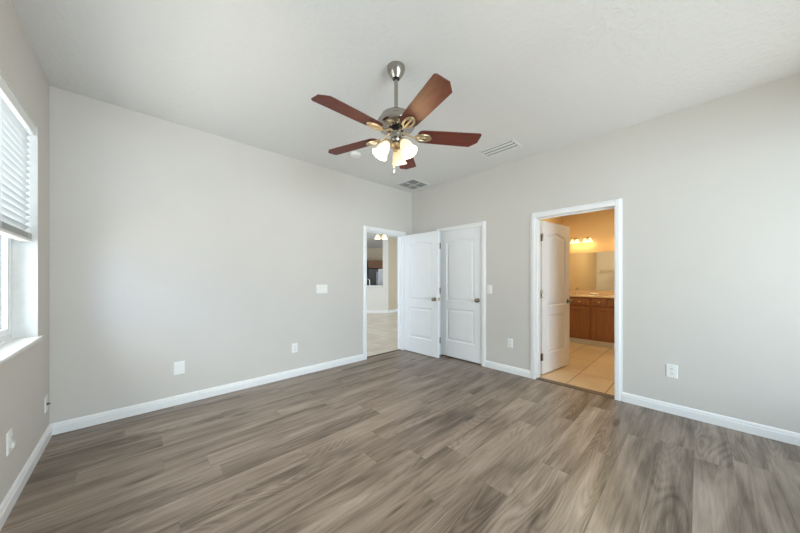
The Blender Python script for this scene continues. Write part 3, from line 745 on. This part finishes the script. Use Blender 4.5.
# vanity lights
def vlight(y, n, label):
    r = empty('vanity_light', (BX, y, 2.02)); tag(r, label, 'wall lamp', 'lit wall lamps above the bathroom mirror')
    MB().lathe([(0, 0), (.055, 0), (.055, .012), (.040, .022), (0, .022)], 28, Matrix.Rotation(rad(-90), 4, 'Y')).build('back_plate', M['brass'], r)
    sp_ = (n-1)/2*.082
    MB().tube([(-.02, 0, 0), (-.10, 0, .015)], .009, 10).tube([(-.10, -sp_, .015), (-.10, sp_, .015)], .008, 10).build('arm', M['brass'], r)
    for k in range(n):
        yy = (k-(n-1)/2)*.082
        T = Matrix.Translation((-.10, yy, .008))
        s_ = MB().shell([(.018, 0), (.024, -.012), (.034, -.034), (.042, -.054), (.052, -.068)], .003, 24, T).build('lamp_shade', M['vanity_shade'], r)
        MB().lathe([(.008, -.006), (.016, -.022), (.020, -.034), (.016, -.048), (0, -.056)], 16, T).build('bulb', M['bulb'], s_)
        point('vanity_lamp_light', (BX-.10, y+yy, 1.93), .5, (1.0, .60, .28), .04)
vlight(-1.755, 2, 'lit two shade wall lamp nearest the open bathroom door')
vlight(-1.975, 2, 'lit two shade wall lamp in the middle of the bathroom doorway')
vlight(-2.52, 2, 'lit wall lamp partly hidden by the right bathroom door casing')
base('baseboard_bathroom', [((VX+.06, BY1, 0), (TC, BY1, 0), (0, -1, 0))])

# ------------------------------------------------------------------ living area and kitchen beyond the hall door
struct(MB().box(-2.2, 9, TB*.5, 12, -.08, -.001).build('floor_hall', M['hall_tile']), 'pale travertine tile floor beyond the hall doorway')
struct(MB().box(-2.2, 9, TB, 12, H, H+.1).build('ceiling_hall', M['ceiling']))
KA = rad(-43.19)                     # the kitchen stands at an angle to the bedroom
K0 = Vector((2.362, 4.828, 0)); KM = Matrix.Translation(K0) @ Matrix.Rotation(KA, 4, 'Z')
def kp(u, v, z=0): return tuple(KM @ Vector((u, v, z)))
def kobj(mb): mb.T = KM; return mb
b = MB(); b.T = KM; b.box(-2.5, .75, 0, .12, 0, .955)
struct(b.build('wall_kitchen_half', M['hall_white']), 'white half wall below the kitchen ledge')
b = MB(); b.T = KM; b.box(.75, .957, -.004, .16, 0, H)
struct(b.build('wall_kitchen_end', M['hall_white']), 'white full height wall end beside the kitchen opening')
b = MB(); b.T = KM; b.box(-2.5, .748, -.07, .20, .956, .992)
led = tag(b.build('kitchen_ledge', M['trim'], bevel=.004), 'white ledge capping the half wall beyond the hall doorway', 'ledge')
b = MB(); b.T = KM; b.extrude(BP, (-2.5, 0, 0), (.957, 0, 0), out=(0, -1, 0)); struct(b.build('baseboard_kitchen', M['trim']))
# tan walls right of the end
def wallseg(name, p, q, t, mat, basename=None):
    p, q = Vector(p), Vector(q); d = (q-p).normalized(); nrm = Vector((-d.y, d.x, 0))
    V = [p, q, q+nrm*t, p+nrm*t]; b = MB().prism([(v.x, v.y) for v in V], 0, H); struct(b.build(name, M[mat]))
    if basename:
        b = MB().extrude(BP, p, q, out=-nrm); struct(b.build(basename, M['trim']))
e1 = kp(.962, .02)
wallseg('wall_hall_near', e1, (3.43, 4.22, 0), .1, 'hall_wall', 'baseboard_hall_near')
wallseg('wall_hall_far', (3.44, 4.225, 0), (4.6, 5.0, 0), .1, 'hall_wall', 'baseboard_hall_far')
b = MB(); b.T = KM; b.box(-3, 3, 3.5, 3.6, 0, H); struct(b.build('wall_kitchen_back', M['hall_wall']))
# fridge, cupboards
b = MB(); b.T = KM; b.box(-.06, .80, 2.62, 3.45, .02, 1.69)
fr = tag(b.build('refrigerator', M['fridge_dark'], bevel=.01), 'dark stainless refrigerator in the kitchen beyond the ledge', 'refrigerator')
b = MB(); b.T = KM; b.box(-.058, .375, 2.55, 2.62, .06, 1.685); b.build('refrigerator_door', M['fridge_dark'], fr, bevel=.01)
b = MB(); b.T = KM; b.box(.385, .798, 2.55, 2.62, .06, 1.685); dd = b.build('refrigerator_door', M['steel'], fr, bevel=.01)
b = MB(); b.T = KM; b.tube([(.34, 2.50, .8), (.34, 2.50, 1.55)], .012); b.tube([(.42, 2.50, .8), (.42, 2.50, 1.55)], .012); b.build('handle', M['chrome'], fr)
kb = MB(); kb.T = KM; kb.box(-.12, .86, 2.85, 3.48, 1.72, 2.08)
kc = tag(kb.build('wall_cupboard', M['kitchen_wood']), 'brown wall cupboard above the refrigerator', 'cupboard')
for a, c in ((-.11, .36), (.38, .85)):
    b = MB(); b.T = KM; b.box(a, c, 2.83, 2.85, 1.73, 2.07).box(a+.06, c-.06, 2.822, 2.83, 1.79, 2.01); b.build('cupboard_door', M['kitchen_wood'], kc, bevel=.003)
b = MB(); b.T = KM; b.box(-.90, -.14, 2.62, 3.48, .02, 2.08)
pc = tag(b.build('pantry_cupboard', M['kitchen_wood']), 'tall brown cupboard left of the refrigerator', 'cupboard')
b = MB(); b.T = KM; b.box(-.89, -.15, 2.60, 2.62, .1, 2.06).box(-.83, -.21, 2.592, 2.60, .16, 2.0); b.build('cupboard_door', M['kitchen_wood'], pc, bevel=.003)
b = MB(); b.T = KM; b.box(-2.4, .74, .205, .80, .85, .89)
kk = tag(b.build('kitchen_countertop', M['counter']), 'kitchen countertop behind the white ledge', 'countertop')
b = MB(); b.T = KM; b.box(-2.4, .74, .22, .78, 0, .848)
tag(b.build('kitchen_base_cabinet', M['kitchen_wood']), 'base cabinet under the kitchen countertop', 'cabinet')
f0 = Vector((.235, .42, .89)); b = MB(); b.T = KM
b.tube([f0, f0+Vector((0, 0, .26)), f0+Vector((-.02, .01, .31)), f0+Vector((-.07, .04, .335)), f0+Vector((-.12, .07, .31)), f0+Vector((-.13, .08, .25))], .014, 12)
b.lathe([(0, 0), (.03, 0), (.03, .01), (.018, .03), (0, .03)], 18, Matrix.Translation(f0))
tag(b.build('kitchen_faucet', M['chrome']), 'chrome gooseneck faucet standing behind the white ledge', 'faucet')
# chandelier
cl = empty('ceiling_light', (1.53, 2.73, H)); tag(cl, 'small brass ceiling light with two glowing shades beyond the hall doorway', 'ceiling light')
MB().lathe([(0, 0), (.07, 0), (.07, -.012), (.02, -.03), (.012, -.04), (.012, -.24), (.035, -.26), (.04, -.30), (0, -.33)], 24).build('stem', M['brass'], cl)
RV = Vector((.729, -.684, 0))
for s in (-1, 1):
    c = RV*(.098*s); 
    MB().tube([(0, 0, -.27), tuple(c*.6+Vector((0, 0, -.235))), tuple(c+Vector((0, 0, -.25)))], .008, 8).build('arm', M['brass'], cl)
    T = Matrix.Translation(c+Vector((0, 0, -.25)))
    s_ = MB().shell([(.022, 0), (.040, -.020), (.062, -.055), (.072, -.085), (.082, -.115)], .003, 24, T).build('lamp_shade', M['vanity_shade'], cl)
    MB().lathe([(.010, -.006), (.022, -.030), (.026, -.050), (0, -.080)], 14, T).build('bulb', M['bulb'], s_)
    point('hall_lamp_light', (1.53+c.x, 2.73+c.y, H-.40), 2.5, (1.0, .80, .55), .05)
